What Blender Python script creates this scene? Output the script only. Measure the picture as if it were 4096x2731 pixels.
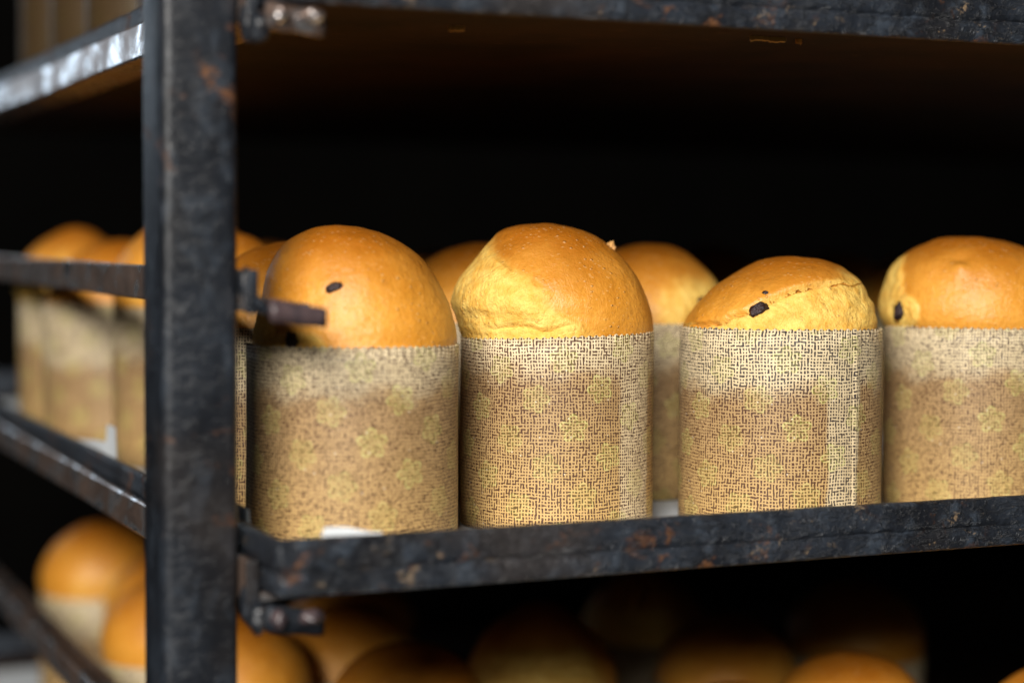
import bpy, bmesh, math, random
from mathutils import Vector, Matrix, noise

for o in list(bpy.data.objects):
    bpy.data.objects.remove(o)
SC = bpy.context.scene
COL = SC.collection
R = math.radians

# ------------------------------------------------------------------ camera
CAM = Vector((-0.171, -0.6775, 0.1335))
cd = bpy.data.cameras.new("camera")
cam = bpy.data.objects.new("camera", cd)
COL.objects.link(cam)
cd.sensor_width = 36.0
cd.lens = 67.0
cd.clip_start = 0.01
cd.clip_end = 50.0
YAW = R(24.0)
PITCH = R(3.0)
ROLL = R(0.35)
cam.matrix_world = (Matrix.Translation(CAM) @ Matrix.Rotation(-YAW, 4, 'Z')
                    @ Matrix.Rotation(R(90) - PITCH, 4, 'X') @ Matrix.Rotation(ROLL, 4, 'Z'))
cd.dof.use_dof = True
cd.dof.focus_distance = 0.843
cd.dof.aperture_fstop = 3.2
SC.camera = cam

# ------------------------------------------------------------------ world, lamps, exposure
W = bpy.data.worlds.new("World")
SC.world = W
W.use_nodes = True
W.node_tree.nodes["Background"].inputs[0].default_value = (0.75, 0.85, 1.0, 1)
W.node_tree.nodes["Background"].inputs[1].default_value = 0.012

def area_lamp(name, loc, target, sx, sy, power, col):
    ld = bpy.data.lights.new(name, 'AREA')
    ld.shape = 'RECTANGLE'
    ld.size, ld.size_y = sx, sy
    ld.energy = power
    ld.color = col
    o = bpy.data.objects.new(name, ld)
    COL.objects.link(o)
    o.location = loc
    o.rotation_euler = (Vector(target) - Vector(loc)).to_track_quat('-Z', 'Y').to_euler()
    return o

# the bakery's wide open doorway in front of the trolley, and a window far behind on the left
area_lamp("doorway_light", (-1.15, -1.76, 1.02), (0.2, 0.1, 0.05), 0.95, 0.66, 122.0, (1.0, 0.96, 0.90))
area_lamp("window_light", (-0.54, 3.2, 0.62), (0.0, 0.4, 0.2), 0.52, 0.44, 2.0, (0.72, 0.86, 1.0))

SC.view_settings.view_transform = 'Standard'
SC.view_settings.look = 'None'
SC.view_settings.exposure = 0.0
SC.view_settings.gamma = 1.0

# ------------------------------------------------------------------ node helper
class NT:
    def __init__(self, name):
        self.m = bpy.data.materials.new(name)
        self.m.use_nodes = True
        self.t = self.m.node_tree
        self.b = self.t.nodes["Principled BSDF"]
    def node(self, typ, **kw):
        n = self.t.nodes.new(typ)
        for k, v in kw.items():
            setattr(n, k, v)
        return n
    def link(self, a, b):
        self.t.links.new(a, b)
    def put(self, sock, v):
        if isinstance(v, bpy.types.NodeSocket):
            self.link(v, sock)
        elif isinstance(v, (tuple, list)) and len(v) == 3 and sock.type == 'RGBA':
            sock.default_value = (*v, 1)
        else:
            sock.default_value = v
    def math(self, op, a, b=None, c=None, clamp=False):
        n = self.node('ShaderNodeMath', operation=op, use_clamp=clamp)
        self.put(n.inputs[0], a)
        if b is not None: self.put(n.inputs[1], b)
        if c is not None: self.put(n.inputs[2], c)
        return n.outputs[0]
    def add(self, a, b): return self.math('ADD', a, b)
    def sub(self, a, b): return self.math('SUBTRACT', a, b)
    def mul(self, a, b): return self.math('MULTIPLY', a, b)
    def mx(self, a, b): return self.math('MAXIMUM', a, b)
    def mn(self, a, b): return self.math('MINIMUM', a, b)
    def absv(self, a): return self.math('ABSOLUTE', a)
    def ramp(self, v, lo, hi, a=0.0, b=1.0):
        n = self.node('ShaderNodeMapRange', interpolation_type='SMOOTHSTEP')
        for i, x in enumerate((v, lo, hi, a, b)):
            self.put(n.inputs[i], x)
        return n.outputs[0]
    def mix(self, f, a, b, mode='MIX'):
        n = self.node('ShaderNodeMix', data_type='RGBA', blend_type=mode)
        self.put(n.inputs[0], f); self.put(n.inputs[6], a); self.put(n.inputs[7], b)
        return n.outputs[2]
    def coord(self, which='Object'):
        return self.node('ShaderNodeTexCoord').outputs[which]
    def mapping(self, v, scale=(1, 1, 1), loc=(0, 0, 0), rot=(0, 0, 0)):
        n = self.node('ShaderNodeMapping')
        self.link(v, n.inputs[0])
        n.inputs[1].default_value = loc; n.inputs[2].default_value = rot; n.inputs[3].default_value = scale
        return n.outputs[0]
    def noise(self, v, scale, detail=3.0, rough=0.5, col=False, dist=0.0):
        n = self.node('ShaderNodeTexNoise')
        self.link(v, n.inputs['Vector'])
        n.inputs['Scale'].default_value = scale
        n.inputs['Detail'].default_value = detail
        n.inputs['Roughness'].default_value = rough
        n.inputs['Distortion'].default_value = dist
        return n.outputs[1 if col else 0]
    def voronoi(self, v, scale, feature='F1', out='Distance', rnd=1.0):
        n = self.node('ShaderNodeTexVoronoi', feature=feature)
        self.link(v, n.inputs['Vector'])
        n.inputs['Scale'].default_value = scale
        n.inputs['Randomness'].default_value = rnd
        return n.outputs[out]
    def attr(self, name, typ='GEOMETRY'):
        n = self.node('ShaderNodeAttribute', attribute_name=name, attribute_type=typ)
        return n.outputs['Fac']
    def bump(self, h, strength=0.5, dist=0.001, normal=None):
        n = self.node('ShaderNodeBump')
        n.inputs['Strength'].default_value = strength
        n.inputs['Distance'].default_value = dist
        self.link(h, n.inputs['Height'])
        if normal is not None: self.link(normal, n.inputs['Normal'])
        return n.outputs[0]
    def set(self, **kw):
        for k, v in kw.items():
            self.put(self.b.inputs[k.replace('_', ' ')], v)

# ------------------------------------------------------------------ materials
def mat_crust():
    t = NT("crust")
    P = t.coord('Object')
    bake = t.attr('bake')
    brown = t.attr('brown')
    n1 = t.noise(P, 38, 5, 0.6)
    n2 = t.noise(P, 140, 5, 0.65)
    n3 = t.noise(P, 600, 3, 0.6)
    k = t.add(bake, t.mul(t.sub(n1, 0.5), 0.55))
    k = t.add(k, t.mul(t.sub(n2, 0.5), 0.35))
    kb = t.ramp(k, 0.12, 0.92)
    br = t.ramp(t.add(brown, t.mul(t.sub(n1, 0.5), 0.45)), 0.12, 1.05)
    nf = t.noise(t.mapping(P, (1, 1, 0.55), rot=(0.2, 0.4, 0.1)), 210, 5, 0.7, dist=0.5)
    crumb = t.mix(t.ramp(n2, 0.36, 0.68), (0.89, 0.60, 0.145), (0.76, 0.42, 0.065))
    crumb = t.mix(t.mul(t.ramp(nf, 0.55, 0.70), 0.38), crumb, (0.55, 0.24, 0.025))
    gold = t.mix(t.ramp(n1, 0.3, 0.7), (0.70, 0.320, 0.046), (0.61, 0.250, 0.024))
    top = t.mix(br, gold, (0.33, 0.098, 0.005))  # oven browning, deepened to stand in for dimmer light on the tops
    colr = t.mix(kb, crumb, top)
    # pale pinhead blisters, only here and there
    vd = t.voronoi(t.mapping(P, (1, 1, 1.5)), 330)
    vc = t.node('ShaderNodeTexVoronoi'); t.link(t.mapping(P, (1, 1, 1.5)), vc.inputs['Vector']); vc.inputs['Scale'].default_value = 330
    sep = t.node('ShaderNodeSeparateColor'); t.link(vc.outputs['Color'], sep.inputs[0])
    pick = t.ramp(sep.outputs[0], 0.78, 0.84)
    spot = t.mul(t.ramp(vd, 0.30, 0.12), pick)
    vs_ = t.node('ShaderNodeTexVoronoi'); t.link(t.mapping(P, (0.45, 0.7, 1.2), rot=(0.3, 0.5, 0.2)), vs_.inputs['Vector']); vs_.inputs['Scale'].default_value = 800
    sp2 = t.node('ShaderNodeSeparateColor'); t.link(vs_.outputs['Color'], sp2.inputs[0])
    fine = t.mul(t.mul(t.ramp(vs_.outputs['Distance'], 0.34, 0.16), t.ramp(sp2.outputs[0], 0.60, 0.70)), t.ramp(n1, 0.36, 0.60))
    spot = t.mul(spot, t.ramp(n1, 0.35, 0.6))
    colr = t.mix(t.mul(fine, 0.30), colr, (0.88, 0.60, 0.28))
    colr = t.mix(t.mul(spot, 0.35), colr, (0.86, 0.58, 0.26))
    colr = t.mix(t.mul(t.ramp(n3, 0.46, 0.66), t.ramp(kb, 0, 1, 0.16, 0.30)), colr, (0.42, 0.145, 0.010))
    vd2 = t.voronoi(P, 75)
    colr = t.mix(t.mul(t.ramp(vd2, 0.16, 0.08), 0.18), colr, (0.20, 0.055, 0.006))
    h = t.add(t.mul(n3, 0.30), t.mul(n2, t.ramp(kb, 0, 1, 1.8, 0.40)))
    h = t.add(h, t.mul(nf, t.ramp(kb, 0, 1, 1.5, 0.45)))
    h = t.add(h, t.mul(spot, 0.5))
    t.set(Base_Color=colr, Roughness=t.add(t.ramp(kb, 0, 1, 0.62, 0.40), t.mul(t.sub(n2, 0.5), 0.25)),
          Normal=t.bump(h, 0.80, 0.0015))
    t.b.inputs['Specular IOR Level'].default_value = 0.40
    t.b.inputs['Subsurface Weight'].default_value = 0.05
    t.b.inputs['Subsurface Radius'].default_value = (1.0, 0.5, 0.2)
    t.b.inputs['Subsurface Scale'].default_value = 0.004
    return t.m

def mat_paper_case():
    t = NT("printed_paper")
    uvn = t.node('ShaderNodeUVMap', uv_map='UVMap')
    UV = uvn.outputs[0]
    s0 = t.node('ShaderNodeSeparateXYZ'); t.link(UV, s0.inputs[0])
    u_m, v_m = s0.outputs[0], s0.outputs[1]          # metres along and up
    wob = t.noise(UV, 420, 2, 0.5, col=True)
    ws = t.node('ShaderNodeSeparateColor'); t.link(wob, ws.inputs[0])
    wob2 = t.noise(UV, 45, 2, 0.5, col=True)
    ws2 = t.node('ShaderNodeSeparateColor'); t.link(wob2, ws2.inputs[0])
    C = 0.00138
    ua = t.add(t.math('DIVIDE', u_m, C), t.add(t.mul(t.sub(ws.outputs[0], .5), 0.75), t.mul(t.sub(ws2.outputs[0], .5), 2.2)))
    va = t.add(t.math('DIVIDE', v_m, C * 1.05), t.add(t.mul(t.sub(ws.outputs[1], .5), 0.75), t.mul(t.sub(ws2.outputs[1], .5), 2.2)))
    iu, iv = t.math('FLOOR', ua), t.math('FLOOR', va)
    fu, fv = t.sub(t.sub(ua, iu), 0.5), t.sub(t.sub(va, iv), 0.5)
    def rnd(du, dv, seed):
        c = t.node('ShaderNodeCombineXYZ')
        t.put(c.inputs[0], t.add(iu, du)); t.put(c.inputs[1], t.add(iv, dv)); c.inputs[2].default_value = seed
        w = t.node('ShaderNodeTexWhiteNoise', noise_dimensions='3D'); t.link(c.outputs[0], w.inputs[0])
        return w.outputs[0]
    sz = t.add(0.25, t.mul(rnd(0, 0, 3.7), 0.12))
    au, av = t.absv(fu), t.absv(fv)
    e = 0.07
    def inside(x, lim):            # soft 1 inside
        return t.ramp(x, t.sub(lim, e) if isinstance(lim, bpy.types.NodeSocket) else lim - e,
                      t.add(lim, e) if isinstance(lim, bpy.types.NodeSocket) else lim + e, 1.0, 0.0)
    dot = t.mul(inside(au, t.mul(sz, 0.95)), inside(av, sz))
    hw = 0.235
    pH, pV = 0.13, 0.22
    hr = t.mul(t.mul(t.math('GREATER_THAN', fu, 0.0), t.math('LESS_THAN', rnd(0, 0, 0.3), pH)), inside(av, hw))
    hl = t.mul(t.mul(t.math('LESS_THAN', fu, 0.0), t.math('LESS_THAN', rnd(-1, 0, 0.3), pH)), inside(av, hw))
    vu = t.mul(t.mul(t.math('GREATER_THAN', fv, 0.0), t.math('LESS_THAN', rnd(0, 0, 7.3), pV)), inside(au, hw))
    vl = t.mul(t.mul(t.math('LESS_THAN', fv, 0.0), t.math('LESS_THAN', rnd(0, -1, 7.3), pV)), inside(au, hw))
    dash = t.mx(t.mx(dot, t.mx(hr, hl)), t.mx(vu, vl))
    # grease soaked up from the dough
    gl = t.attr('grease_level', 'OBJECT')
    sa = t.attr('seam_from', 'OBJECT')
    sb = t.attr('seam_to', 'OBJECT')
    g1 = t.noise(UV, 55, 4, 0.6)
    g2 = t.noise(UV, 260, 3, 0.6)
    edge = t.add(t.mul(t.sub(g1, 0.5), 0.030), t.mul(t.sub(g2, 0.5), 0.008))
    soak = t.ramp(t.add(v_m, edge), t.sub(gl, 0.007), t.add(gl, 0.006), 1.0, 0.0)
    ue = t.add(u_m, t.mul(t.sub(g1, 0.5), 0.006))
    strip = t.mul(t.ramp(ue, t.sub(sa, 0.0012), t.add(sa, 0.0012)), t.ramp(ue, t.sub(sb, 0.0006), t.add(sb, 0.0006), 1.0, 0.0))
    soak = t.mul(soak, t.sub(1.0, t.mul(strip, 0.85)))
    depth = t.ramp(t.sub(t.add(gl, edge), v_m), 0.0, 0.075)
    pale = t.mix(t.ramp(g1, 0.3, 0.7), (0.74, 0.605, 0.385), (0.60, 0.475, 0.285))
    tan = t.mix(t.ramp(g1, 0.3, 0.7), (0.45, 0.295, 0.138), (0.34, 0.218, 0.100))
    tan = t.mix(t.mul(depth, 0.9), tan, (0.58, 0.375, 0.142))
    paper = t.mix(soak, pale, tan)
    ink = t.mix(soak, t.mix(t.attr('ink_tone', 'OBJECT'), (0.070, 0.027, 0.016), (0.035, 0.035, 0.036)), (0.068, 0.026, 0.013))
    colr = t.mix(t.mul(dash, t.ramp(t.noise(UV, 700, 2), 0.22, 0.55, 0.70, 1.0)), paper, ink)
    # flowers on a skew lattice (mm)
    U, V = t.mul(u_m, 1000.0), t.mul(v_m, 1000.0)
    U = t.add(U, t.mul(t.sub(ws2.outputs[2], .5), 1.0))
    ax, ay, bx, by = 17.0, -12.9, 4.7, -30.5
    det = ax * by - ay * bx
    s = t.add(t.mul(U, by / det), t.mul(V, -bx / det))
    q = t.add(t.mul(U, -ay / det), t.mul(V, ax / det))
    iS, iQ = t.math('ROUND', s), t.math('ROUND', q)
    ds, dq = t.sub(s, iS), t.sub(q, iQ)
    x = t.add(t.mul(ds, ax), t.mul(dq, bx))
    y = t.add(t.mul(ds, ay), t.mul(dq, by))
    r = t.math('SQRT', t.add(t.mul(x, x), t.mul(y, y)))
    th = t.math('ARCTAN2', y, x)
    th = t.add(th, t.mul(iS, 0.9))
    lobe = t.absv(t.math('COSINE', t.mul(th, 2.5)))
    rr = t.add(0.9, t.mul(t.math('POWER', lobe, 0.75), 5.2))
    outl = t.ramp(t.absv(t.sub(r, rr)), 0.32, 0.75, 1.0, 0.0)
    fil = t.mul(t.ramp(t.math('POWER', t.absv(t.math('COSINE', t.mul(th, 5.0))), 6.0), 0.5, 0.8), t.ramp(r, 3.6, 4.4, 1.0, 0.0))
    inner = t.ramp(t.absv(t.sub(r, t.mul(rr, 0.62))), 0.3, 0.7, 1.0, 0.0)
    fl = t.mx(outl, t.mx(t.mul(fil, 0.8), t.mul(inner, 0.15)))
    fl = t.mul(fl, t.ramp(t.noise(UV, 900, 2), 0.25, 0.50, 0.45, 1.0))
    cc = t.node('ShaderNodeCombineXYZ'); t.put(cc.inputs[0], iS); t.put(cc.inputs[1], iQ)
    wn = t.node('ShaderNodeTexWhiteNoise', noise_dimensions='3D'); t.link(cc.outputs[0], wn.inputs[0])
    fl = t.mul(fl, t.ramp(wn.outputs[0], 0.0, 1.0, 0.55, 1.0))
    halo = t.ramp(r, 5.2, 6.8, 0.10, 0.0)
    fcol = t.mix(dash, (0.66, 0.66, 0.26), (0.27, 0.25, 0.05))
    colr = t.mix(halo, colr, t.mix(0.6, colr, (0.52, 0.45, 0.06)))
    colr = t.mix(t.mul(fl, 0.52), colr, fcol)
    fleck = t.mul(t.ramp(t.voronoi(UV, 210), 0.10, 0.05), 0.55)
    colr = t.mix(fleck, colr, (0.86, 0.78, 0.62))
    colr = t.mix(t.attr('case_shade', 'OBJECT'), colr, (0.026, 0.014, 0.005))  # shade on the top-tray cases, mixed into the paper colour
    h = t.add(t.mul(t.noise(UV, 160, 3), 1.0), t.mul(dash, -0.06))
    t.set(Base_Color=colr, Roughness=t.sub(0.55, t.mul(fl, 0.18)), Normal=t.bump(h, 0.35, 0.0006))
    t.b.inputs['Specular IOR Level'].default_value = 0.35
    return t.m

def mat_burnt_steel(name, rust=0.5, gloss=0.42, tan=1.0, lump=1.0, shade=1.0, grain=(1, 1, 1)):
    t = NT(name)
    P = t.coord('Object')
    Q = t.mapping(P, grain)
    n1 = t.noise(Q, 26, 5, 0.6)
    n2 = t.noise(Q, 75, 6, 0.65, dist=0.4)
    n3 = t.noise(Q, 300, 4, 0.62)
    n4 = t.noise(P, 1100, 3, 0.6)
    base = t.mix(t.ramp(n1, 0.35, 0.65), (0.030 * shade, 0.037 * shade, 0.050 * shade), (0.014 * shade, 0.016 * shade, 0.021 * shade))
    base = t.mix(t.mul(t.ramp(n2, 0.50, 0.64), 0.95), base, (0.050 * shade, 0.064 * shade, 0.086 * shade))
    base = t.mix(t.mul(t.ramp(t.noise(P, 11, 3), 0.52, 0.66), 0.7), base, (0.055 * shade, 0.047 * shade, 0.045 * shade))
    rn = t.noise(t.mapping(P, (1, 1, 1.3), loc=(7, 2, 5)), 55, 6, 0.68, dist=0.5)
    rm = t.mul(t.ramp(rn, 0.66 - 0.12 * rust, 0.74 - 0.10 * rust), t.ramp(t.noise(P, 17, 2), 0.42, 0.56))
    base = t.mix(t.mul(rm, 0.85), base, t.mix(t.ramp(n3, 0.35, 0.65), (0.045, 0.016, 0.008), (0.17, 0.068, 0.020)))
    vf = t.mul(t.ramp(t.noise(t.mapping(P, (1, 1, 1.4), loc=(3, 1, 2)), 105, 6, 0.72, dist=0.8), 0.60, 0.66), t.ramp(t.noise(P, 34, 2), 0.46, 0.58))
    base = t.mix(t.mul(vf, 0.55 * tan), base, t.mix(n3, (0.30, 0.18, 0.09), (0.36, 0.28, 0.18)))
    h = t.add(t.mul(n3, 0.6 * lump), t.add(t.mul(n2, 1.3 * lump), t.mul(n4, 0.10 * lump)))
    h = t.add(h, t.mul(t.ramp(t.noise(t.mapping(P, (0.6, 1, 1.2), loc=(9, 4, 1)), 240, 5, 0.7, dist=1.2), 0.48, 0.66), 0.8 * lump * lump))
    t.set(Base_Color=base, Roughness=t.add(t.add(gloss, t.mul(t.sub(n2, 0.5), 0.40)), t.mul(rm, 0.3)), Normal=t.bump(h, 0.7, 0.0016))
    t.b.inputs['Specular IOR Level'].default_value = 0.36
    return t.m

def mat_rail_steel():
    t = NT("worn_rail_steel")
    P = t.coord('Object')
    st = t.noise(t.mapping(P, (1, 0.55, 0.8)), 62, 5, 0.62, dist=0.5)
    n2 = t.noise(P, 260, 5, 0.65)
    n1 = t.noise(P, 30, 3, 0.5)
    col = t.mix(t.ramp(n1, 0.35, 0.65), (0.24, 0.165, 0.130), (0.15, 0.105, 0.085))
    col = t.mix(t.ramp(st, 0.46, 0.66), col, (0.88, 0.89, 0.92))
    col = t.mix(t.mul(t.ramp(n2, 0.58, 0.70), 0.8), col, (0.05, 0.045, 0.045))
    t.set(Base_Color=col, Metallic=t.ramp(st, 0.40, 0.66, 0.6, 1.0), Roughness=t.ramp(st, 0.3, 0.75, 0.38, 0.16),
          Normal=t.bump(t.add(t.mul(n2, 0.5), st), 0.35, 0.0008))
    return t.m

def mat_tray_pan():
    t = NT("baked_tray_sheet")
    P = t.coord('Object')
    n1 = t.noise(P, 12, 5, 0.6)
    n2 = t.noise(t.mapping(P, (1, 3, 1)), 60, 5, 0.65)
    col = t.mix(t.ramp(n1, 0.35, 0.68), (0.045, 0.020, 0.008), (0.018, 0.010, 0.006))
    col = t.mix(t.mul(t.ramp(n2, 0.60, 0.72), 0.5), col, (0.20, 0.095, 0.03))
    t.set(Base_Color=col, Roughness=0.7, Normal=t.bump(n2, 0.4, 0.001))
    t.b.inputs['Specular IOR Level'].default_value = 0.12
    return t.m

def mat_simple(name, c1, c2, scale, rough, bump=0.3, spec=0.5, dist=0.0006):
    t = NT(name)
    P = t.coord('Object')
    n = t.noise(P, scale, 4, 0.6)
    t.set(Base_Color=t.mix(t.ramp(n, 0.3, 0.7), c1, c2), Roughness=rough, Normal=t.bump(n, bump, dist))
    t.b.inputs['Specular IOR Level'].default_value = spec
    return t.m

M_CRUST = mat_crust()
M_CASE = mat_paper_case()
M_RIM = mat_burnt_steel("burnt_tray_rim", rust=0.95, gloss=0.34, shade=0.60)
M_POST = mat_burnt_steel("dark_post_steel", rust=0.62, gloss=0.38, tan=0.0, lump=0.34, shade=0.40, grain=(1, 1, 0.6))
M_RAIL = mat_rail_steel()
M_PAN = mat_tray_pan()
M_STOP = mat_simple("scorched_stop_steel", (0.085, 0.055, 0.055), (0.035, 0.026, 0.030), 120, 0.38, 0.5)
M_PARCH = mat_simple("parchment", (0.68, 0.72, 0.75), (0.60, 0.63, 0.65), 40, 0.6, 0.15)
M_RAISIN = mat_simple("raisin_skin", (0.030, 0.011, 0.010), (0.012, 0.006, 0.008), 500, 0.40, 1.0, 0.4, 0.0012)
M_CRUMB = mat_simple("crumb_bit", (0.62, 0.33, 0.09), (0.40, 0.20, 0.07), 700, 0.8, 0.8)
M_FLAKE = mat_simple("rust_flake_iron", (0.85, 0.45, 0.09), (0.70, 0.33, 0.05), 500, 0.35, 0.3)
M_WALL = mat_simple("black_plaster", (0.0028, 0.0025, 0.002), (0.002, 0.0018, 0.0016), 6, 0.95, 0.3, 0.05)  # near-black colour stands in for the unlit dark behind the trolley
M_FLOOR = mat_simple("bakery_floor_tiles", (0.03, 0.03, 0.03), (0.02, 0.02, 0.02), 8, 0.8)

# ------------------------------------------------------------------ object helpers
def mesh_obj(name, verts, faces, mat, parent=None, smooth=True, uvs=None):
    me = bpy.data.meshes.new(name)
    me.from_pydata([tuple(v) for v in verts], [], faces)
    me.materials.append(mat)
    if smooth:
        me.polygons.foreach_set("use_smooth", [True] * len(me.polygons))
    o = bpy.data.objects.new(name, me)
    COL.objects.link(o)
    if parent is not None:
        o.parent = parent
    return o

def bm_obj(name, bm, mat, parent=None, smooth=False):
    me = bpy.data.meshes.new(name)
    bm.to_mesh(me); bm.free()
    me.materials.append(mat)
    if smooth:
        me.polygons.foreach_set("use_smooth", [True] * len(me.polygons))
    o = bpy.data.objects.new(name, me)
    COL.objects.link(o)
    if parent is not None:
        o.parent = parent
    return o

def thing(name, label, cat, loc=(0, 0, 0), rz=0.0, group=None):
    o = bpy.data.objects.new(name, None)
    o.empty_display_size = 0.02
    COL.objects.link(o)
    o.location = loc
    o.rotation_euler = (0, 0, rz)
    o['label'] = label; o['category'] = cat
    if group: o['group'] = group
    return o

def box_bm(x0, x1, y0, y1, z0, z1, bevel=0.0, seg=2):
    bm = bmesh.new()
    bmesh.ops.create_cube(bm, size=1.0)
    for v in bm.verts:
        v.co = Vector((x0 + (v.co.x + .5) * (x1 - x0), y0 + (v.co.y + .5) * (y1 - y0), z0 + (v.co.z + .5) * (z1 - z0)))
    if bevel:
        bmesh.ops.bevel(bm, geom=list(bm.edges), offset=bevel, segments=seg, profile=0.5, affect='EDGES')
    return bm

def blob(name, loc, rad, mat, parent, seed=0, amp=0.25, sub=3, rot=(0, 0, 0), freq=1.6):
    bm = bmesh.new()
    bmesh.ops.create_icosphere(bm, subdivisions=sub, radius=1.0)
    off = Vector((seed * 3.1, seed * 1.7, seed * 5.3))
    for v in bm.verts:
        k = 1 + amp * (noise.noise(v.co * freq + off) + 0.5 * noise.noise(v.co * freq * 2.6 + off))
        v.co = Vector((v.co.x * rad[0] * k, v.co.y * rad[1] * k, v.co.z * rad[2] * k))
    o = bm_obj(name, bm, mat, parent, True)
    o.location = loc
    o.rotation_euler = rot
    return o

# ------------------------------------------------------------------ setting
def struct(o):
    o['kind'] = 'structure'
    return o
struct(mesh_obj("floor", [(-6, -8, -0.95), (7, -8, -0.95), (7, 4.2, -0.95), (-6, 4.2, -0.95)], [(0, 1, 2, 3)], M_FLOOR, smooth=False))
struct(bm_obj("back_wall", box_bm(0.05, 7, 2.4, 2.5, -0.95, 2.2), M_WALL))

# ------------------------------------------------------------------ trolley
LEV = 0.1105
trolley = thing("bakery_trolley", "blackened steel bakery trolley with square corner post and angle rails holding the trays", "trolley", (0, 0, -0.95))
TZ = 0.95
XR = 1.25          # right-hand rail plane
def post(x, y):
    bm = box_bm(x, x + 0.030, y, y + 0.034, 0.0, 2.0, 0.0042, 4)
    return bm_obj("post", bm, M_POST, trolley, True)
for (x, y) in ((0.0, 0.030), (0.0, 0.93), (XR + 0.003, 0.030), (XR + 0.003, 0.93)):
    post(x, y)

def angle_profile(mirror=1):
    # outer face x=0, flange inward; z from -0.0045 to 0.0112
    pts = [(0.0, -0.0035), (0.0008, -0.0045), (0.0245, -0.0045), (0.025, -0.004), (0.025, -0.0016), (0.0245, -0.0012),
           (0.0045, -0.0012), (0.0034, -0.0002), (0.0032, 0.0105), (0.0026, 0.0114), (0.0006, 0.0114), (0.0, 0.0106)]
    return [(p[0] * mirror, p[1]) for p in pts]

def make_rail(z, left, seed):
    prof = angle_profile(1 if left else -1)
    x0 = 0.0302 if left else XR
    n, k = 90, len(prof)
    y0, y1 = 0.022, 0.966
    vs, fs = [], []
    for i in range(n + 1):
        y = y0 + (y1 - y0) * i / n
        for (a, b) in prof:
            w = 0.0004 * noise.noise(Vector((seed, y * 14, b * 60)))
            vs.append((x0 + a + w, y, z + TZ + b + 0.0006 * noise.noise(Vector((seed + 9, y * 6, 0)))))
    for i in range(n):
        for j in range(k):
            a, b = i * k + j, i * k + (j + 1) % k
            fs.append((a, b, b + k, a + k) if left else (a, a + k, b + k, b))
    fs.append(tuple(range(k))); fs.append(tuple(reversed(range(n * k, n * k + k))))
    o = mesh_obj("side_rail", vs, fs, M_RAIL, trolley, False)
    return o

def plate(name, a, b, drop, h, d, mat, parent, seed):
    """bent stop plate: from point a to b (x,z), 'drop' rounding, height h, depth d, front at y"""
    bm = bmesh.new()
    n = 10
    rows = []
    for i in range(n + 1):
        t = i / n
        x = a[0] + (b[0] - a[0]) * t
        zc = a[1] + (b[1] - a[1]) * t + drop * math.sin(t * math.pi * .5)
        row = []
        for (dy, dz) in ((0, -h / 2), (0, h / 2), (d, h / 2), (d, -h / 2)):
            q = Vector((x, a[2] + dy, zc + dz + TZ))
            q += Vector((0, 1, 1)) * 0.0006 * noise.noise(Vector((seed + x * 150, dz * 90, dy * 80)))
            row.append(bm.verts.new(q))
        rows.append(row)
    for i in range(n):
        for j in range(4):
            bm.faces.new((rows[i][j], rows[i][(j + 1) % 4], rows[i + 1][(j + 1) % 4], rows[i + 1][j]))
    bm.faces.new(rows[0]); bm.faces.new(list(reversed(rows[-1])))
    bmesh.ops.recalc_face_normals(bm, faces=bm.faces)
    bmesh.ops.bevel(bm, geom=[e for e in bm.edges if e.calc_face_angle(0) > 0.8], offset=0.0006, segments=2, affect='EDGES')
    return bm_obj(name, bm, mat, parent, True)

for lv in (-3, -2, -1, 0, 1, 2):
    z = lv * LEV
    r = make_rail(z, True, lv + 4)
    make_rail(z, False, lv + 14)
    bm_obj("dark_end_cover", box_bm(0.0298, 0.0345, 0.0195, 0.0222, TZ + z - 0.0050, TZ + z + 0.0118, 0.0008), M_POST, r)  # added dark plate, keeps the lit rail end from showing pale
    # bent stop at the front end of the rail, and its weld lumps
    if lv % 2:
        plate("rail_stop", (0.0335, z - 0.0028, 0.0005), (0.0555, z - 0.0062, 0.0005), 0.0, 0.0080, 0.004, M_STOP, r, lv)
        plate("rail_tongue", (0.0310, z + 0.0005, 0.006), (0.0345, z - 0.0030, 0.006), 0.0, 0.0040, 0.020, M_POST, r, lv + 5)
        blob("weld_bead", (0.0315, 0.028, TZ + z + 0.0065), (0.0030, 0.004, 0.0060), M_POST, r, lv + 3, 0.3, 3)
    else:
        up = 0.0035 if lv == 2 else 0.0
        plate("rail_stop", (0.0335, z - 0.0080 + up, 0.0035), (0.0555, z - 0.0110 + up, 0.0035), 0.0, 0.0095, 0.006, M_RAIL if lv == 2 else M_POST, r, lv)
        blob("weld_bead", (0.0325, 0.012, TZ + z - 0.0085), (0.0042, 0.005, 0.0060), M_POST, r, lv + 3, 0.35, 3)
        blob("weld_bead", (0.0315, 0.024, TZ + z - 0.0060), (0.0030, 0.004, 0.0075), M_POST, r, lv + 6, 0.35, 3)
        blob("weld_bead", (0.0500, 0.0030, TZ + z - 0.0080 + up), (0.0045, 0.004, 0.0030), M_RAIL if lv == 2 else M_STOP, r, lv + 7, 0.35, 3)
        blob("weld_bead", (0.0370, 0.0030, TZ + z - 0.0080 + up), (0.0030, 0.004, 0.0040), M_RAIL if lv == 2 else M_STOP, r, lv + 8, 0.35, 3)

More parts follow.
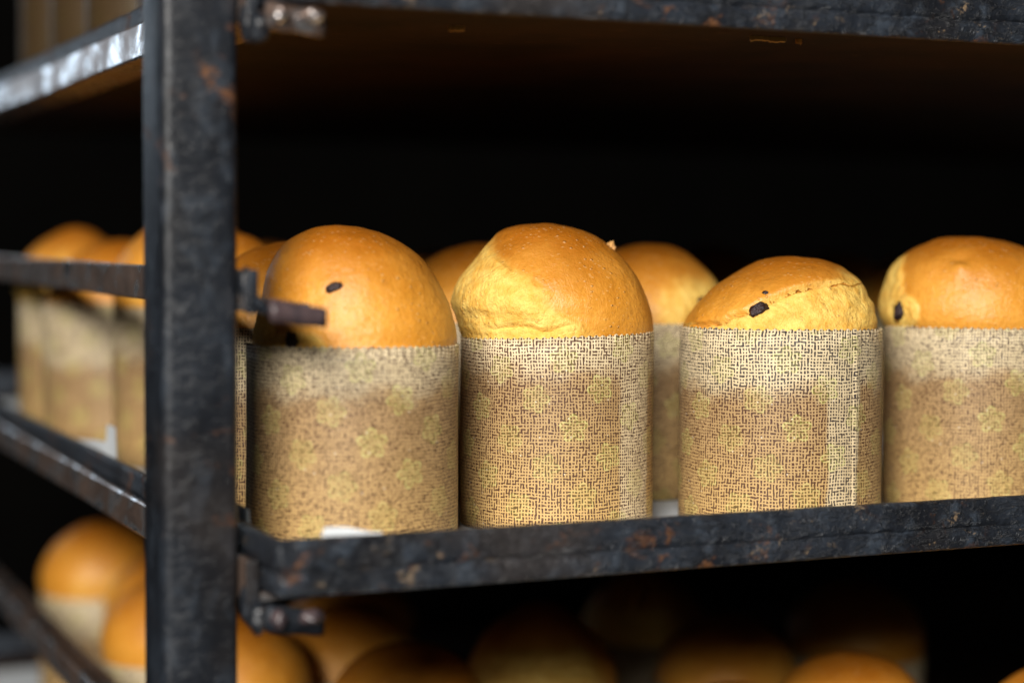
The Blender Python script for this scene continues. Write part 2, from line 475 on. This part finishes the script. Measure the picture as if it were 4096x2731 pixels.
# ------------------------------------------------------------------ trays
TX0, TX1, TY0, TY1 = 0.0350, XR - 0.005, 0.0, 0.955
def rim_path(step):
    rad = 0.0042
    pts = []
    def arc(cx, cy, a0, a1, n=8):
        for i in range(n + 1):
            a = a0 + (a1 - a0) * i / n
            pts.append((cx + rad * math.cos(a), cy + rad * math.sin(a), math.cos(a), math.sin(a)))
    def line(x0, y0, x1, y1, nx, ny, st):
        L = math.hypot(x1 - x0, y1 - y0); n = max(2, int(L / st))
        for i in range(1, n):
            t = i / n
            pts.append((x0 + (x1 - x0) * t, y0 + (y1 - y0) * t, nx, ny))
    arc(TX0 + rad, TY0 + rad, math.pi, 1.5 * math.pi)
    line(TX0 + rad, TY0, TX1 - rad, TY0, 0, -1, step)
    arc(TX1 - rad, TY0 + rad, -0.5 * math.pi, 0)
    line(TX1, TY0 + rad, TX1, TY1 - rad, 1, 0, 0.01)
    arc(TX1 - rad, TY1 - rad, 0, 0.5 * math.pi)
    line(TX1 - rad, TY1, TX0 + rad, TY1, 0, 1, 0.01)
    arc(TX0 + rad, TY1 - rad, 0.5 * math.pi, math.pi)
    line(TX0, TY1 - rad, TX0, TY0 + rad, -1, 0, 0.006)
    return pts

# rim cross-section (inward offset from outer face, z)
RIM = [(0.0050, 0.0004), (0.0030, -0.0002), (0.0016, 0.0), (0.0007, 0.0008), (0.0003, 0.0022), (0.0001, 0.0045), (0.0002, 0.0066),
       (0.0005, 0.0080), (0.0011, 0.0087), (0.0016, 0.0091), (0.0011, 0.0096), (0.0003, 0.0104), (0.0, 0.0125), (0.0, 0.0155),
       (0.0001, 0.0185), (0.0005, 0.0205), (0.0014, 0.0217), (0.0026, 0.0221), (0.0037, 0.0216), (0.0043, 0.0204), (0.0045, 0.017), (0.0047, 0.010), (0.0050, 0.0045)]
def make_tray(label, z, seed):
    t = thing("baking_tray", label, "tray", (0, 0, z), 0, "black baking trays on the trolley rails")
    path = rim_path(0.0022)
    k = len(RIM); n = len(path)
    vs, fs = [], []
    for i, (x, y, nx, ny) in enumerate(path):
        gz = 0.0005 * noise.noise(Vector((x * 25, y * 25, seed))) + 0.0007 * noise.noise(Vector((x * 90, y * 90, seed + 5)))
        for (a, b) in RIM:
            lump = 0.00035 * noise.noise(Vector((x * 160, y * 160, b * 220 + seed))) + 0.00025 * noise.noise(Vector((x * 420, y * 420, b * 420 + seed)))
            zz = b + (gz if 0.0085 < b < 0.0100 else 0)
            if b > 0.015: zz += 0.0003 * noise.noise(Vector((x * 60, y * 60, seed + 2)))
            vs.append((x - nx * (a + lump), y - ny * (a + lump), zz))
    for i in range(n):
        for j in range(k):
            a, b = i * k + j, i * k + (j + 1) % k
            c, d = ((i + 1) % n) * k + (j + 1) % k, ((i + 1) % n) * k + j
            fs.append((a, d, c, b))
    mesh_obj("tray_rim", vs, fs, M_RIM, t, True)
    bm = box_bm(TX0 + 0.004, TX1 - 0.004, TY0 + 0.004, TY1 - 0.004, 0.0006, 0.0016)
    bm_obj("tray_pan", bm, M_PAN, t)
    return t
make_tray("black rusty baking tray at mid height, carrying the sharp front row of breads", 0.0, 1.0)
tray_up = make_tray("baking tray cropped by the top edge of the photo, its dark underside showing", 2 * LEV, 7.3)
make_tray("lowest baking tray, its loaves half hidden in the shade at the bottom", -2 * LEV, 13.9)

# flaking rust hanging from the upper tray's underside
def flake(x, y, L, wd, seed):
    bm = bmesh.new()
    n = 14
    prev = None
    for i in range(n + 1):
        t = i / n
        px = x + L * (t - .5)
        w = wd * (0.35 + 0.65 * abs(noise.noise(Vector((t * 7, seed, 0))))) * (0.3 if i in (0, n) else 1)
        cy = y + 0.0015 * noise.noise(Vector((t * 4, seed, 3)))
        zz = -0.0009 - 0.0016 * abs(noise.noise(Vector((t * 6, seed, 8))))
        q = [bm.verts.new((px, cy - w, zz)), bm.verts.new((px, cy + w, zz - .0004)), bm.verts.new((px, cy + w, 0.0007)), bm.verts.new((px, cy - w, 0.0007))]
        if prev:
            for j in range(4):
                bm.faces.new((prev[j], prev[(j + 1) % 4], q[(j + 1) % 4], q[j]))
        prev = q
    bmesh.ops.recalc_face_normals(bm, faces=bm.faces)
    return bm_obj("rust_flake", bm, M_FLAKE, tray_up, False)
flake(0.262, 0.028, 0.018, 0.0007, 2)
flake(0.128, 0.052, 0.007, 0.0008, 5)
flake(0.279, 0.030, 0.003, 0.0004, 8)

# ------------------------------------------------------------------ parchment liners
def make_liner(label, z, left_h, front_h, seed, x1=TX1 - 0.008):
    vs, fs = [], []
    def grid(fn, nu, nv):
        b = len(vs)
        for i in range(nu + 1):
            for j in range(nv + 1):
                vs.append(fn(i / nu, j / nv))
        for i in range(nu):
            for j in range(nv):
                a = b + i * (nv + 1) + j
                fs.append((a, a + nv + 1, a + nv + 2, a + 1))
    x0, y0, y1 = 0.0425, 0.0075, 0.90
    def floor_fn(u, v):
        x, y = x0 + (x1 - x0) * u, y0 + (y1 - y0) * v
        e = min(u, 1 - u, v, 1 - v)
        return (x, y, 0.0022 + 0.0006 * min(1, e * 30) * (noise.noise(Vector((x * 18, y * 18, seed))) + .6))
    grid(floor_fn, 60, 70)
    def left_fn(u, v):
        y = y0 + (y1 - y0) * u
        h = left_h(y)
        return (x0 - 0.0012 * v + 0.0008 * noise.noise(Vector((y * 30, v * 2, seed))) * v, y, 0.0022 + h * v)
    grid(left_fn, 260, 5)
    def front_fn(u, v):
        x = x0 + (x1 - x0) * u
        h = front_h(x)
        return (x, y0 - 0.0012 * v + 0.0007 * noise.noise(Vector((x * 30, v * 2, seed + 4))) * v, 0.0022 + h * v)
    grid(front_fn, 260, 5)
    o = mesh_obj("parchment_sheet", vs, fs, M_PARCH, None, True)
    o.location = (0, 0, z)
    o['label'] = label; o['category'] = "baking paper"; o['group'] = "baking paper lining the trays"
    return o
def sstep(a, b, x):
    t = max(0.0, min(1.0, (x - a) / (b - a))); return t * t * (3 - 2 * t)
def lh(y):
    h = 0.010 + 0.002 * noise.noise(Vector((y * 25, 1, 1)))
    if 0.300 < y < 0.425:
        h = 0.0340 if y < 0.324 else 0.0240 - 0.0060 * sstep(0.324, 0.42, y)
    if 0.055 < y < 0.095: h = 0.0240
    return h
def fh(x):
    h = 0.011 + 0.002 * noise.noise(Vector((x * 25, 5, 1)))
    if 0.054 < x < 0.080:
        h = 0.0228 - 0.0030 * sstep(0.062, 0.078, x)
    return h
make_liner("white baking paper under the breads on the middle tray, a curled corner showing at left", 0.0, lh, fh, 3)
make_liner("white baking paper in the lowest tray, pale corner at the bottom left", -2 * LEV, lambda y: 0.012, lambda x: 0.01, 9, 0.30)

# ------------------------------------------------------------------ loaves
CR = 0.0450        # case radius
def catmull(pts, n):
    out = []
    P = [pts[0]] + list(pts) + [pts[-1]]
    for i in range(1, len(P) - 2):
        p0, p1, p2, p3 = P[i - 1], P[i], P[i + 1], P[i + 2]
        for s in range(n):
            t = s / n
            q = []
            for d in range(2):
                q.append(0.5 * ((2 * p1[d]) + (-p0[d] + p2[d]) * t + (2 * p0[d] - 5 * p1[d] + 4 * p2[d] - p3[d]) * t * t
                                + (-p0[d] + 3 * p1[d] - 3 * p2[d] + p3[d]) * t ** 3))
            out.append(tuple(q))
    out.append(pts[-1])
    return out

def profile_fn(left, right):
    """left / right: lists of (x, h) from rim to the apex (shared last point), units of case diameter"""
    L = catmull(left, 12); Rr = catmull(right, 12)
    def at(lst, h):
        for i in range(len(lst) - 1):
            if lst[i][1] <= h <= lst[i + 1][1] and lst[i + 1][1] > lst[i][1]:
                t = (h - lst[i][1]) / (lst[i + 1][1] - lst[i][1])
                return lst[i][0] + (lst[i + 1][0] - lst[i][0]) * t
        return lst[-1][0] if h > lst[-1][1] * .5 else lst[0][0]
    H = left[-1][1]
    return (lambda h: (at(L, h), at(Rr, h))), H

D = 2 * CR
def make_loaf_mesh(left, right, rim, seed, bake_fn, bump_fn=None, back_lean=0.0, fat=0.97, seg=112, rows=54, rough=1.0):
    """rim: z of the case rim. returns mesh and a surface sampler(u, h) -> local point and normal, local -Y faces the viewer"""
    prof, H = profile_fn(left, right)
    vs, fs, bake, brown = [], [], [], []
    def ring(h):
        xl, xr = prof(min(h, H * 0.9999))
        return 0.5 * (xl + xr), max(1e-4, 0.5 * (xr - xl))
    hs = [-0.16, -0.10, -0.05, -0.02]
    for i in range(rows):
        tau = (i / rows) * math.pi / 2
        hs.append(H * math.sin(tau))
    xl0, xr0 = prof(0.0)
    apx = left[-1][0]
    for r_i, h in enumerate(hs):
        if h < 0:
            c, a = 0.0, 0.49
            if h > -0.03: c, a = 0.5 * (xl0 + xr0) * .5, 0.49
        else:
            c, a = ring(h)
        b = min(a * fat, 0.5 * fat + 0.02) if h > 0 else 0.485
        cy = back_lean * max(0, h)
        for s in range(seg):
            th = 2 * math.pi * s / seg
            x = c + a * math.cos(th); y = cy + b * math.sin(th)
            p = Vector((x, y, max(h, 0) if h > 0 else h))
            nrm = Vector((math.cos(th), math.sin(th), 0.3 + 1.6 * max(0, h) / H)).normalized()
            k = 0.0
            if h > 0:
                env = min(1.0, h / 0.03)
                k = env * rough * (0.010 * noise.noise(p * 3.2 + Vector((seed, 0, 0))) + 0.0045 * noise.noise(p * 9 + Vector((0, seed, 0))) + 0.0016 * noise.noise(p * 26 + Vector((0, 0, seed))))
                if bump_fn: k += bump_fn(x, y, h)
            q = p + nrm * k
            vs.append((q.x * D, q.y * D, rim + q.z * D))
            bk = bake_fn(x, y, h, th) + 0.16 * noise.noise(p * 7 + Vector((seed, seed, 0)))
            bake.append(bk)
            brown.append(max(0, min(1, (max(h, 0) / H) ** 1.15 * 0.95 + 0.12 * noise.noise(p * 3 + Vector((0, seed, 7))))))
    nr = len(hs)
    for r_i in range(nr - 1):
        for s in range(seg):
            a_, b_ = r_i * seg + s, r_i * seg + (s + 1) % seg
            fs.append((a_, b_, b_ + seg, a_ + seg))
    last = (nr - 1) * seg
    cv = Vector((0, 0, 0))
    for s in range(seg): cv += Vector(vs[last + s])
    cv /= seg
    cv.z = rim + H * D - (rim + H * D - cv.z) * 0.3
    vs.append(tuple(cv)); bake.append(1.0); brown.append(0.9)
    for s in range(seg):
        fs.append((last + s, last + (s + 1) % seg, len(vs) - 1))
    me = bpy.data.meshes.new("loaf")
    me.from_pydata(vs, [], fs)
    me.materials.append(M_CRUST)
    me.polygons.foreach_set("use_smooth", [True] * len(me.polygons))
    me.attributes.new("bake", 'FLOAT', 'POINT').data.foreach_set("value", bake)
    me.attributes.new("brown", 'FLOAT', 'POINT').data.foreach_set("value", brown)
    def surf(u, h):
        c, a = ring(h)
        w = max(-0.98, min(0.98, (u - c) / a))
        b = min(a * fat, 0.5 * fat + 0.02)
        y = back_lean * h - b * math.sqrt(1 - w * w)
        n = Vector((w, -math.sqrt(1 - w * w), 0.3 + h / H)).normalized()
        p = Vector((u, y, h))
        k = 0.0
        if bump_fn: k = bump_fn(u, y, h)
        p = p + n * k
        return Vector((p.x * D, p.y * D, rim + p.z * D)), n
    return me, surf

def make_case_mesh(rim_fn, seed, seg=320, rows=10, squash=(1, 1), seam=None, flare=0.0):
    """paper case as a thin tube with a pinked rim and a base disc; uv in metres, u=0 on local -Y"""
    vs, fs, uvs = [], [], []
    th_p = 0.0005
    rnd = random.Random(seed)
    def rad(th, t):
        r = CR * (1 + 0.010 * noise.noise(Vector((math.cos(th) * 1.4, math.sin(th) * 1.4, t * 1.5 + seed))) + flare * (t - 0.5))
        if seam:      # overlapped paper stands proud of the tube
            d = (th - seam[0] + math.pi) % (2 * math.pi) - math.pi
            if 0 <= d < seam[1]:
                r += 0.0009 * (1 - d / seam[1]) ** 0.5 if False else 0.0008 * (1 - 0.8 * d / seam[1])
        return r
    for side in (0, 1):
        for j in range(rows + 1):
            t = j / rows
            for s in range(seg + 1):
                th = -math.pi / 2 - math.pi + 2 * math.pi * s / seg     # seam of the uv at the back
                r = rad(th, t) - side * th_p
                zt = rim_fn(th)
                u = (th + math.pi / 2) * CR
                if j == rows:
                    zt += 0.00050 * math.sin(u / 0.0034 * 2 * math.pi + 1.5 * noise.noise(Vector((u * 90, seed, 0)))) + 0.0004 * noise.noise(Vector((u * 160, seed, 2)))
                z = 0.0004 + (zt - 0.0004) * t
                vs.append((r * math.cos(th) * squash[0], r * math.sin(th) * squash[1], z))
                uvs.append((u, z))
    W1 = seg + 1
    off = (rows + 1) * W1
    for j in range(rows):
        for s in range(seg):
            a = j * W1 + s
            fs.append((a, a + 1, a + 1 + W1, a + W1))
            a += off
            fs.append((a, a + W1, a + 1 + W1, a + 1))
    for s in range(seg):
        a = rows * W1 + s
        fs.append((a, a + 1, a + 1 + off, a + off))
    base = [s for s in range(seg)]
    fs.append(tuple(reversed(base)))
    me = bpy.data.meshes.new("paper_case")
    me.from_pydata(vs, [], fs)
    me.materials.append(M_CASE)
    uvl = me.uv_layers.new(name="UVMap")
    idx = [0] * len(me.loops)
    me.loops.foreach_get("vertex_index", idx)
    flat = []
    for i in idx: flat.extend(uvs[i])
    uvl.data.foreach_set("uv", flat)
    me.polygons.foreach_set("use_smooth", [True] * len(me.polygons))
    return me

def link_mesh(name, me, parent):
    o = bpy.data.objects.new(name, me)
    COL.objects.link(o)
    o.parent = parent
    return o

def case_props(o, grease=0.066, s0=9.0, s1=9.5, ink=0.0, shade_mix=0.0):
    o['grease_level'] = float(grease); o['seam_from'] = float(s0); o['seam_to'] = float(s1); o['ink_tone'] = float(ink); o['case_shade'] = float(shade_mix)

def face_rot(x, y):
    d = Vector((x, y, 0)) - CAM
    return -math.atan2(d.x, d.y)

G_MID = "tall sweet breads in printed paper cases on the middle tray"
G_LOW = "tall sweet breads in printed paper cases on the lowest tray"
G_UP = "tall sweet breads in printed paper cases on the top tray"

def raisin(loaf, surf, u, h, rad, seed, roll=0.0, sink=0.15):
    p, n = surf(u, h)
    q = n.to_track_quat('Y', 'Z').to_euler()
    o = blob("raisin", p - n * rad[1] * sink, rad, M_RAISIN, loaf, seed, 0.35, 3, (0, 0, 0), 2.1)
    o.rotation_euler = (n.to_track_quat('Y', 'Z') @ Matrix.Rotation(roll, 3, 'Y').to_quaternion()).to_euler()
    return o

def hero(label, x, y, left, right, rim, tilt, seed, bake_fn, bump_fn=None, grease=0.066, strip=(9., 9.5), ink=0.0, seam=None, rot_extra=0.0,
         fat=0.97, back_lean=0.0, squash=(1, 1), rough=1.0):
    t = thing("sweet_bread", label, "bread", (x, y, 0.003), face_rot(x, y) + rot_extra, G_MID)
    me, surf = make_loaf_mesh(left, right, rim - 0.003, seed, bake_fn, bump_fn, back_lean, fat, 200, 140, rough)
    lo = link_mesh("loaf", me, t)
    rf = lambda th: rim - 0.003 + tilt[0] * math.cos(th) - tilt[1] * math.sin(th)
    cm = make_case_mesh(rf, seed, 360, 12, squash, seam)
    co = link_mesh("paper_case", cm, t)
    case_props(co, grease, strip[0], strip[1], ink)
    return t, lo, surf

# bread 1: leaning dome left of centre
L1 = [(-0.480, 0.0), (-0.468, 0.10), (-0.442, 0.20), (-0.405, 0.35), (-0.32, 0.480), (-0.20, 0.553), (-0.09, 0.571)]
R1 = [(0.492, 0.0), (0.482, 0.11), (0.45, 0.21), (0.395, 0.315), (0.305, 0.425), (0.174, 0.515), (0.037, 0.559), (-0.09, 0.571)]
def bake1(x, y, h, th):
    k = 1.0
    if y < 0.1:
        k = min(k, sstep(0.035, 0.10, h + 0.10 * sstep(-0.20, -0.05, x)))
        if x < -0.36: k = min(k, sstep(0.15, 0.34, h + 0.5 * (x + 0.50)))
    return k
def bump1(x, y, h):
    d = math.hypot(x + 0.215, (h - 0.035) * 1.2)
    return -0.012 * math.exp(-(d / 0.06) ** 2) if y < 0 else 0.0
b1, l1, s1 = hero("plump smooth domed bread with two raisins, next to the square post", 0.099, 0.096, L1, R1, 0.0890, (0.0, 0.0012), 2.3,
                  bake1, bump1, 0.0690, (-0.082, -0.0690), 0.25, (-math.pi / 2 - 1.52, 0.10))
raisin(l1, s1, -0.085, 0.285, (0.0041, 0.0020, 0.0021), 1, 0.42)
raisin(l1, s1, -0.285, 0.042, (0.0026, 0.0022, 0.0042), 2, 0.35)

# bread 2: centre, the sharp one
L2 = [(-0.498, 0.0), (-0.525, 0.10), (-0.548, 0.175), (-0.51, 0.28), (-0.43, 0.385), (-0.348, 0.475), (-0.285, 0.535), (-0.20, 0.562), (-0.09, 0.573)]
R2 = [(0.495, 0.0), (0.492, 0.08), (0.462, 0.20), (0.398, 0.32), (0.315, 0.415), (0.20, 0.500), (0.08, 0.548), (-0.02, 0.570), (-0.09, 0.573)]
def bake2(x, y, h, th):
    lim = -0.33 + 0.62 * max(0, 0.36 - h) / 0.36 * (1 if h > 0.06 else 1.0)
    lim = -0.36 + 0.30 * sstep(0.47, 0.20, h) + 0.24 * sstep(0.20, 0.0, h)
    return max(sstep(lim - 0.12, lim + 0.10, x), 0.42 * sstep(0.12, 0.42, h)) if y < 0.25 else 1.0
def bump2(x, y, h):
    k = 0.0
    if y < 0:
        # torn, lumpy crumb low on the left
        m = sstep(0.05, -0.15, x) * sstep(0.34, 0.10, h)
        k += m * (0.012 * noise.noise(Vector((x * 9, h * 13, 1.0))) + 0.007 * abs(noise.noise(Vector((x * 20, h * 34, 4.0)))))
        d = abs(h - (0.055 + 0.03 * noise.noise(Vector((x * 8, 0, 0)))))
        k -= 0.020 * math.exp(-(d / 0.010) ** 2) * sstep(0.10, -0.02, x) * sstep(-0.40, -0.25, x)
        # shallow fold between crumb and crust
        lim = -0.30 + 0.28 * sstep(0.47, 0.05, h)
        k -= 0.009 * math.exp(-((x - lim) / 0.035) ** 2) * sstep(0.52, 0.35, h)
    return k
b2, l2, s2 = hero("sharpest bread at centre, torn pale left shoulder and a crumb stuck on top", 0.208, 0.122, L2, R2, 0.0905, (0.0016, 0.0008), 5.1,
                  bake2, bump2, 0.0735, (0.031, 0.052), 0.05, None, 0.0, 0.96, -0.02)
p, n = s2(0.262, 0.462)
p = p + Vector((0.0, 0.036, 0.0))
blob("crumb", Vector((0.272 * D, 0.0, 0.0865 + 0.462 * D)), (0.0021, 0.0019, 0.0024), M_CRUMB, l2, 4, 0.7, 3, (0, 0.3, 0), 2.4)
blob("crumb", Vector((0.256 * D, -0.001, 0.0865 + 0.470 * D)), (0.0012, 0.0012, 0.0011), M_CRUMB, l2, 9, 0.6, 2)

# bread 3: low dome, split across the front
L3 = [(-0.485, 0.000), (-0.465, 0.049), (-0.42, 0.114), (-0.345, 0.202), (-0.25, 0.273), (-0.13, 0.336), (0.0, 0.367), (0.09, 0.371)]
R3 = [(0.466, 0.000), (0.462, 0.065), (0.445, 0.131), (0.40, 0.218), (0.355, 0.275), (0.29, 0.322), (0.20, 0.358), (0.09, 0.371)]
def split3(x):
    return 0.018 + 0.215 * sstep(-0.42, 0.22, x) + 0.012 * noise.noise(Vector((x * 16, 3, 0))) + 0.006 * noise.noise(Vector((x * 45, 3, 0)))
def bake3(x, y, h, th):
    if y > 0.2: return 1.0
    hs = split3(x)
    k = sstep(hs - 0.006, hs + 0.030, h)
    k = k * (1 - 0.75 * sstep(0.20, 0.36, x))
    return (0.30 + 0.75 * k) if abs(h - hs + 0.003) > 0.0045 * (0.5 + 2.0 * abs(noise.noise(Vector((x * 18, 4, 0))))) else 1.0
def bump3(x, y, h):
    if y > 0.1: return 0.0
    hs = split3(x)
    m = sstep(-0.44, -0.38, x) * sstep(0.34, 0.16, x) * sstep(0.15, -0.1, y)
    d = h - hs
    k = -0.042 * math.exp(-(d / 0.0075) ** 2) * m * (0.6 + 0.8 * abs(noise.noise(Vector((x * 14, 8, 0)))))
    k += 0.020 * m * sstep(-0.002, 0.014, d) * sstep(0.14, 0.02, d)
    k += (1 - sstep(-0.02, 0.02, d)) * 0.008 * noise.noise(Vector((x * 10, h * 16, 2)))
    k += 0.010 * sstep(0.22, 0.34, x) * noise.noise(Vector((x * 14, h * 14, 5)))
    dd = math.hypot(x + 0.105, (h - 0.128))
    k -= 0.005 * math.exp(-(dd / 0.040) ** 2)
    return k
b3, l3, s3 = hero("low domed bread split across the front with a shiny raisin, right of centre", 0.306, 0.085, L3, R3, 0.0940, (0.0, 0.0012), 8.7,
                  bake3, bump3, 0.0655, (0.0215, 0.0375), 0.8, (-math.pi / 2 + 0.78, 0.10))
raisin(l3, s3, -0.105, 0.104, (0.0048, 0.0032, 0.0031), 5, 0.62, 0.0)
raisin(l3, s3, -0.070, 0.180, (0.0015, 0.0012, 0.0009), 6, -0.2, 0.1)

b3.scale = (1.045, 1.045, 1.0)
# bread 4: at the right edge, button on the brow
L4 = [(-0.50, 0.0), (-0.525, 0.05), (-0.53, 0.12), (-0.515, 0.20), (-0.47, 0.32), (-0.37, 0.41), (-0.24, 0.468), (-0.12, 0.487), (-0.05, 0.490)]
R4 = [(0.50, 0.0), (0.50, 0.10), (0.47, 0.21), (0.40, 0.32), (0.30, 0.402), (0.16, 0.463), (0.04, 0.487), (-0.05, 0.490)]
def bake4(x, y, h, th):
    k = sstep(-0.50, -0.40, x + 0.06 * sstep(0.15, 0.0, h) * -1 - 0.05)
    d = math.hypot(x + 0.40, h - 0.08)
    k = min(k, sstep(0.06, 0.13, d))
    return k if y < 0.2 else 1.0
def bump4(x, y, h):
    if y > 0: return 0.0
    d = math.hypot(x + 0.09, (h - 0.315) * 1.2)
    return 0.022 * math.exp(-(d / 0.038) ** 2) - 0.016 * math.exp(-(math.hypot(x + 0.09, (h - 0.375) * 1.6) / 0.045) ** 2)
b4, l4, s4 = hero("glossy round bread cropped by the right edge, raisin low on its left side", 0.421, 0.088, L4, R4, 0.0930, (0.0, 0.0010), 11.9,
                  bake4, bump4, 0.0700, (9, 9.5), 0.5)
raisin(l4, s4, -0.405, 0.098, (0.0030, 0.0026, 0.0049), 7, 0.15, 0.2)

# ---- plainer loaves for the rows behind (shared meshes)
def bake_side(ang, amt, hmax):
    def f(x, y, h, th):
        d = math.cos(th - ang)
        return 1 - amt * sstep(0.1, 0.85, d) * sstep(hmax, hmax * 0.4, h)
    return f
VAR = []
shapes = [
    ([(-0.49, 0), (-0.49, 0.10), (-0.45, 0.22), (-0.37, 0.34), (-0.24, 0.44), (-0.10, 0.49), (0.0, 0.50)],
     [(0.49, 0), (0.485, 0.10), (0.45, 0.21), (0.38, 0.33), (0.26, 0.43), (0.12, 0.485), (0.0, 0.50)]),
    ([(-0.50, 0), (-0.53, 0.09), (-0.51, 0.20), (-0.44, 0.33), (-0.31, 0.45), (-0.17, 0.53), (-0.08, 0.55)],
     [(0.48, 0), (0.46, 0.10), (0.40, 0.21), (0.31, 0.33), (0.19, 0.44), (0.04, 0.53), (-0.08, 0.55)]),
    ([(-0.48, 0), (-0.46, 0.08), (-0.40, 0.19), (-0.31, 0.29), (-0.18, 0.38), (-0.03, 0.435), (0.07, 0.445)],
     [(0.49, 0), (0.50, 0.08), (0.475, 0.19), (0.42, 0.28), (0.32, 0.37), (0.20, 0.43), (0.07, 0.445)]),
    ([(-0.49, 0), (-0.50, 0.12), (-0.47, 0.24), (-0.40, 0.36), (-0.28, 0.47), (-0.14, 0.545), (-0.02, 0.565)],
     [(0.49, 0), (0.505, 0.12), (0.49, 0.23), (0.43, 0.35), (0.31, 0.46), (0.14, 0.54), (-0.02, 0.565)]),
]
rims = [0.0880, 0.0885, 0.0900, 0.0875]
for i, (a, b) in enumerate(shapes):
    me, sf = make_loaf_mesh(a, b, rims[i], 20.0 + i * 3.7, bake_side((-1.9, -2.7, -0.5, -1.2)[i], (0.5, 1.0, 0.95, 0.25)[i], (0.30, 0.42, 0.34, 0.3)[i]), None, 0, 0.98, 72, 30)
    rr = rims[i]
    cm = make_case_mesh(lambda th, rr=rr: rr + 0.0006 * math.cos(th * 2 + rr * 9000), 30.0 + i, 160, 6)
    VAR.append((me, cm, sf))

def plain(label, x, y, z, v, rot, group, grease, raisins=(), strip=(9., 9.5), rim_scale=1.0, shade_mix=0.0):
    t = thing("sweet_bread", label, "bread", (x, y, z + 0.003), face_rot(x, y) + rot, group)
    lo = link_mesh("loaf", VAR[v][0], t)
    co = link_mesh("paper_case", VAR[v][1], t)
    t.scale = (1, 1, rim_scale)
    case_props(co, grease, strip[0], strip[1], 0.4, shade_mix)
    for k, (u, h) in enumerate(raisins):
        raisin(lo, VAR[v][2], u, h, (0.0034, 0.0022, 0.0036), 11 + k, 0.5)
    return t

MID = 0.0
plain("bread squeezed between the square post and the two raisin bread", 0.0985, 0.203, MID, 2, 0.25, G_MID, 0.062)
plain("bread partly hidden just left of the post under the middle rail, third in its column", 0.112, 0.312, MID, 1, 0.3, G_MID, 0.058, rim_scale=0.97)
plain("bright bread left of the post, fourth in the left column, beside the curled paper corner", 0.112, 0.424, MID, 3, -0.2, G_MID, 0.062, rim_scale=1.05)
plain("blurred bread fifth in the left column behind the middle rail", 0.092, 0.536, MID, 2, 0.9, G_MID, 0.052)
plain("far blurred bread with pale crumb at the left edge of the middle tray", 0.096, 0.650, MID, 1, 0.1, G_MID, 0.06)
plain("blurred orange dome peeking out between the two breads left of centre", 0.212, 0.236, MID, 2, 0.3, G_MID, 0.055)
plain("blurred slumped bread with a raisin, behind the gap right of the centre bread", 0.297, 0.212, MID, 2, 0.3, G_MID, 0.068, ((0.27, 0.11),))
SHADE = "shadowed bread standing deep in the dark of the middle tray"
for i, (x, y) in enumerate(((0.212, 0.350), (0.208, 0.465), (0.205, 0.580), (0.21, 0.70), (0.318, 0.325), (0.312, 0.440), (0.320, 0.555), (0.31, 0.67),
                            (0.42, 0.430), (0.43, 0.55), (0.42, 0.67), (0.53, 0.09), (0.528, 0.205), (0.53, 0.44),
                            (0.54, 0.56), (0.64, 0.2), (0.645, 0.32), (0.64, 0.44), (0.65, 0.56))):
    plain(SHADE, x, y, MID, (0, 2, 3, 0, 1, 2)[i % 6], 1.3 * i, G_MID, 0.062, rim_scale=(0.93 if y > 0.3 else 0.96))

LOWZ = -2 * LEV
low = [
    ("round orange bread below the left rails, far left of the lowest tray", 0.128, 0.756, 3, 0.2, 0.06),
    ("lower bread against the left edge of the post, tucked behind another", 0.150, 0.635, 0, 3.0, 0.06),
    ("lower bread mostly hidden by the post, only its orange side left of it", 0.122, 0.510, 3, 2.4, 0.06),
    ("bright lower bread just right of the post foot, dark split on its right", 0.122, 0.372, 3, 0.2, 0.06),
    ("dim bread in the bottom row standing behind the one right of the post", 0.205, 0.420, 2, 0.6, 0.06),
    ("golden domed bread at the lower edge, left of centre in the bottom row", 0.197, 0.287, 0, 0.4, 0.06),
    ("dim bread in the bottom row below the centre of the tray rim", 0.307, 0.345, 1, 1.0, 0.06),
    ("golden bread top cut by the lower edge, right of centre", 0.313, 0.148, 2, 0.2, 0.06),
    ("dim orange bread in the bottom row at lower right", 0.408, 0.172, 0, 0.1, 0.06),
    ("bread at the bottom right corner, mostly outside the photo", 0.482, 0.090, 3, 0.1, 0.06),
]
for (lb, x, y, v, r_, g) in low:
    plain(lb, x, y, LOWZ, v, r_, G_LOW, g, (((0.28, 0.12),) if "raisin" in lb else ()))
for i, (x, y) in enumerate(((0.26, 0.56), (0.44, 0.46), (0.42, 0.325), (0.545, 0.37))):
    plain("shadowed bread in the near darkness at the right of the lowest tray", x, y, LOWZ, i % 4, 0.7 * i, G_LOW, 0.06, rim_scale=0.95)

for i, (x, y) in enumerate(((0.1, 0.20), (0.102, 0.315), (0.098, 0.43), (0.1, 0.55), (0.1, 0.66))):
    plain("bread in a case darkened for shade on the cropped top tray, only its foot showing", x, y, 2 * LEV, i % 4, 0.4 * i, G_UP, 0.30, shade_mix=0.93)  # dark case colour and full soaking stand in for shade
